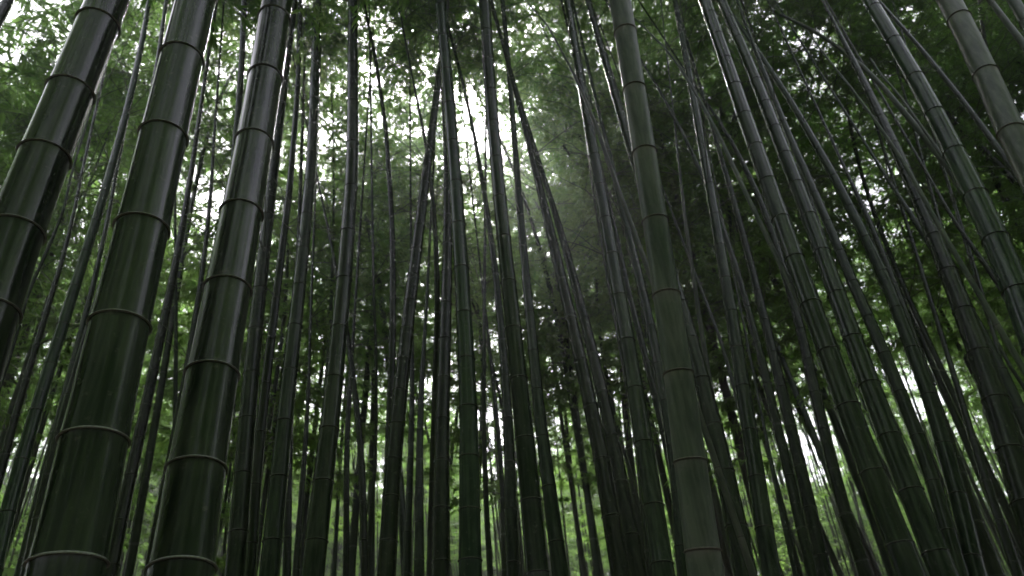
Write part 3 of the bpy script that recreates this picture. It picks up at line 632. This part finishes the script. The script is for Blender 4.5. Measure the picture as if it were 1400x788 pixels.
def cover(P, wgt):
    """share of each direction filled by leaf points P (world) of area wgt each"""
    r = P - EYE; dp = r @ FW; ok = dp > 1.0; r = r[ok]; dp = dp[ok]
    ix = ((CX + FPX * (r @ RT) / dp) / CELL + 2).astype(int); iy = ((CY - FPX * (r @ UP) / dp) / CELL + 2).astype(int)
    dist2 = (r ** 2).sum(1)
    om = (CELL / FPX) ** 2 * (dp / np.sqrt(dist2)) ** 3
    ok = (ix >= 0) & (ix < GX) & (iy >= 0) & (iy < GY)
    D = np.zeros((GY, GX)); np.add.at(D, (iy[ok], ix[ok]), (wgt / dist2 / om)[ok]); return D
def loss(t):
    gap = WANT < 1; e = WANT - t
    return np.where(gap, 25.0 * np.maximum(-e, 0), np.where(e > 0, e ** 2, 0.18 * e ** 2)).sum()
def worth(D):
    return loss(TAU) - loss(TAU + D)
bpy.context.view_layer.update()
for o in list(COL.objects):
    if o.name.startswith('crown') and o.data in CROWN_ME:
        p, wg = SAMP[CROWN_ME.index(o.data)]; Mw = np.array(o.matrix_world)
        TAU += cover(p @ Mw[:3, :3].T + Mw[:3, 3], wg)

# far wood spots first, then the plants of the stand
FAR = []
FW_RAW = [crown_mesh("far", 900 + i, Lc, rmax * 1.15, leaf=0.12, twigs=12, per=8, raw=True) for i, (Lc, rmax) in enumerate(CROWNS[:4])]
FW_SAMP = [(r[0][rs.integers(r[3], len(r[0]), 300)], len(r[2]) / 2 * 0.00068 * (0.12 / 0.085) ** 2 * 0.5 / 300) for r in FW_RAW]
for n in range(210):
    best = None
    for _ in range(30):
        az = rs.uniform(-48, 48); d = math.sqrt(rs.uniform(27.5 ** 2, 56 ** 2)); x, y = d * math.sin(R_(az)), d * math.cos(R_(az))
        k = n % 4; a = rs.uniform(0, 6.28); sc = rs.uniform(1.1, 1.7); zc = rs.uniform(3.0, 8.0) + max(0, d - 32) * 0.15
        c, s_ = math.cos(a), math.sin(a); p, wg = FW_SAMP[k]
        D = cover(p @ np.array([[c, s_, 0], [-s_, c, 0], [0, 0, 1.0]]) * sc + np.array([x, y, zc]), wg * sc * sc)
        v = worth(D)
        if best is None or v > best[0]: best = (v, D, (x, y, k, a, sc, zc))
    TAU += best[1]; FAR.append(best[2])
r2 = np.random.default_rng(21)
N_GROVE = 228
for n in range(N_GROVE):
    best = None; tr = 0
    while tr < 160:
        az = r2.uniform(-50, 52); d = math.sqrt(r2.uniform(8.5 ** 2, 28 ** 2))
        x, y = d * math.sin(R_(az)), d * math.cos(R_(az)); tr += 1
        if not free(x, y, 0.7): continue
        k = int(r2.integers(8)); rz, le, ld, sc = r2.uniform(0, 6.28), R_(min(5.0, abs(r2.normal(0, 3)))), r2.uniform(0, 6.28), r2.uniform(0.95, 1.65)
        _, cme, cp, ce = VARS[k]; p, wg = SAMP[k % len(CROWNS)]
        Rm = Matrix.Rotation(ld, 3, 'Z') @ Matrix.Rotation(le, 3, 'X') @ Matrix.Rotation(rz - ld, 3, 'Z')
        q = p @ np.array(ce.to_matrix()).T + np.array(cp); q = q @ np.array(Rm).T * sc + np.array([x, y, -0.08])
        D = cover(q, wg * sc * sc); v = worth(D)
        if best is None or v > best[0]: best = (v, D, (x, y, k, rz, le, ld, sc))
    if best is None: continue
    TAU += best[1]; taken.append(best[2][:2])
    wd = WORDS[best[2][2]]
    plant(*best[2], "slim distant %s bamboo with leafy top, deep in the stand behind the nearer stems" % wd, "distant %s bamboo behind the nearer stems" % wd)
print("canopy depth rows", [round(float(v), 2) for v in TAU[2:-2:5].mean(1)], "open", round(float(TAU[WANT < 1].mean()), 2), flush=True)
N_AROUND = 46  # unseen plants added to block and reflect light around the eye
n = 0; tries = 0
while n < N_AROUND and tries < 4000:
    tries += 1
    az = r2.uniform(50, 310); d = math.sqrt(r2.uniform(1.8 ** 2, 11 ** 2))
    x, y = d * math.sin(R_(az)), d * math.cos(R_(az))
    if not free(x, y, 0.9) or (min(az, 360 - az) < 80 and d < 7.5): continue
    taken.append((x, y)); n += 1
    plant(x, y, int(r2.integers(8)), r2.uniform(0, 6.28), R_(abs(r2.normal(0, 3))), r2.uniform(0, 6.28), r2.uniform(0.9, 1.25),
          "unseen leafy bamboo added beside or behind the viewpoint to block light", "unseen bamboo added around the viewpoint")

# ------------------------------------------------------------------ the far wood: one mass nobody could count
def far_wood(name, spots, seed, raws, stems=1):
    g = np.random.default_rng(seed)
    Vs, Q, T, MQ, tone = [], [], [], [], []; base = 0
    for x, y, k, a, sc, zc in spots:
        V, q, t, off, tn = raws[k]
        c, s_ = math.cos(a), math.sin(a)
        W = V @ np.array([[c, s_, 0], [-s_, c, 0], [0, 0, 1.0]]) * sc + np.array([x, y, zc])
        Vs.append(W); Q.append(q + base); T.append(t + base); MQ.append(np.ones(len(q)))
        tt = np.zeros(len(V)); tt[off:] = np.repeat(tn, 4); tone.append(tt); base += len(V)
        # its stem: a tapered six-sided pole
        r0 = 0.045 * sc; ang = np.arange(6) * math.pi / 3
        ring = lambda z, r, dx: np.stack([x + dx + r * np.cos(ang), y + r * np.sin(ang), np.full(6, z)], -1)
        lx = g.normal(0, 0.25)
        st = np.concatenate([ring(-0.1, r0, lx), ring(zc * 0.5, r0 * .95, lx * .4), ring(zc, r0 * .8, 0), ring(zc + 4 * sc, r0 * 0.35, 0.15)])
        for _ in range(stems - 1):
            lx = g.normal(0, 0.5); ox, oy = g.normal(0, 0.9, 2); rr = r0 * g.uniform(0.6, 1.1); hh = zc + g.uniform(2, 6)
            e_ = np.concatenate([ring(-0.1, rr, lx), ring(hh * .35, rr * .95, lx * .5), ring(hh * .7, rr * .75, 0), ring(hh, rr * 0.3, -0.3 * lx)]) + np.array([ox, oy, 0])
            i = np.arange(3)[:, None]; j = np.arange(6)[None, :]; jn = (j + 1) % 6
            f = np.stack([i * 6 + j, i * 6 + jn, (i + 1) * 6 + jn, (i + 1) * 6 + j], -1).reshape(-1, 4)
            Vs.append(e_); Q.append(f + base); MQ.append(np.full(len(f), 2)); tone.append(np.zeros(24)); base += 24
        i = np.arange(3)[:, None]; j = np.arange(6)[None, :]; jn = (j + 1) % 6
        f = np.stack([i * 6 + j, i * 6 + jn, (i + 1) * 6 + jn, (i + 1) * 6 + j], -1).reshape(-1, 4)
        Vs.append(st); Q.append(f + base); MQ.append(np.full(len(f), 2)); tone.append(np.zeros(24)); base += 24
    nt_ = sum(len(t) for t in T)
    me, _ = mesh_from(name, np.concatenate(Vs), np.concatenate(Q), np.concatenate(T), mats=(M_LEAF, M_TWIG, M_DARK),
                      midx=np.concatenate([np.concatenate(MQ), np.zeros(nt_)]), smooth=False)
    at_ = me.attributes.new('tone', 'FLOAT', 'POINT'); at_.data.foreach_set('value', np.concatenate(tone).astype(np.float32))
    o = add(name, me); o['kind'] = 'stuff'
    return o
r3 = np.random.default_rng(5)
def ring_spots(n, az0, az1, d0, d1, dmin):
    out = []; tr = 0
    while len(out) < n and tr < 9000:
        tr += 1
        az = r3.uniform(az0, az1); d = math.sqrt(r3.uniform(d0 ** 2, d1 ** 2)); p = (d * math.sin(R_(az)), d * math.cos(R_(az)))
        if d0 < 10 and min(az, 360 - az) < 80 and d < 9: continue
        if all((p[0] - a) ** 2 + (p[1] - b) ** 2 > dmin ** 2 for a, b in out): out.append(p)
    return out
far_wood("distant_bamboo_wood", FAR, 31, FW_RAW, 4)
SR_RAW = [crown_mesh("far", 940 + i, Lc, rmax * 1.15, leaf=0.20, twigs=10, per=7, raw=True) for i, (Lc, rmax) in enumerate(CROWNS[:4])]
far_wood("added_shading_wood", [(x, y, i % 4, r3.uniform(0, 6.28), r3.uniform(0.9, 1.25), r3.uniform(2.0, 7.0)) for i, (x, y) in enumerate(ring_spots(330, 46, 314, 5.0, 22, 0.75))], 32, SR_RAW)  # wood added round the eye to shut out light from behind

# ------------------------------------------------------------------ the damp air between the stems
def build_haze():
    x0, x1, y0, y1, z0, z1 = -54, 54, -28, 64, -1.4, 27.0
    V = [(x, y, z) for z in (z0, z1) for y in (y0, y1) for x in (x0, x1)]
    F = [(0, 2, 3, 1), (4, 5, 7, 6), (0, 1, 5, 4), (2, 6, 7, 3), (0, 4, 6, 2), (1, 3, 7, 5)]
    m = bpy.data.materials.new("damp_air"); m.use_nodes = True; nt = m.node_tree; nt.nodes.clear()
    v = nt.nodes.new('ShaderNodeVolumePrincipled'); v.inputs['Color'].default_value = (0.93, 0.96, 0.94, 1)
    v.inputs['Density'].default_value = 0.0042; v.inputs['Anisotropy'].default_value = 0.75
    o_ = nt.nodes.new('ShaderNodeOutputMaterial'); nt.links.new(v.outputs[0], o_.inputs['Volume'])
    o = add("haze", mesh_from("haze", V, F, mats=(m,), smooth=False)[0]); o['kind'] = 'stuff'
build_haze()

def thicket(name, n, seed):
    g = np.random.default_rng(seed); ang = np.arange(7) * 2 * math.pi / 7
    Vs, Q = [], []; base = 0; i = np.arange(5)[:, None]; j = np.arange(7)[None, :]; jn = (j + 1) % 7
    f = np.stack([i * 7 + j, i * 7 + jn, (i + 1) * 7 + jn, (i + 1) * 7 + j], -1).reshape(-1, 4)
    for _ in range(n):
        az = g.uniform(-50, 50); d = math.sqrt(g.uniform(14 ** 2, 32 ** 2)); x, y = d * math.sin(R_(az)), d * math.cos(R_(az))
        r = g.uniform(0.02, 0.046); h = g.uniform(11, 15); lx, ly = g.normal(0, 0.032, 2); bx, by = g.normal(0, 0.35, 2)
        for q in np.linspace(0, 1, 6):
            z = h * q; rr = r * (1 - 0.93 * q)
            Vs.append(np.stack([x + lx * z + bx * q * q + rr * np.cos(ang), y + ly * z + by * q * q + rr * np.sin(ang), np.full(7, z - 0.1)], -1))
        Q.append(f + base); base += 42
    o = add(name, mesh_from(name, np.concatenate(Vs), np.concatenate(Q), mats=(M_DARK,))[0]); o['kind'] = 'stuff'
thicket("distant_bamboo_thicket", 1050, 41)
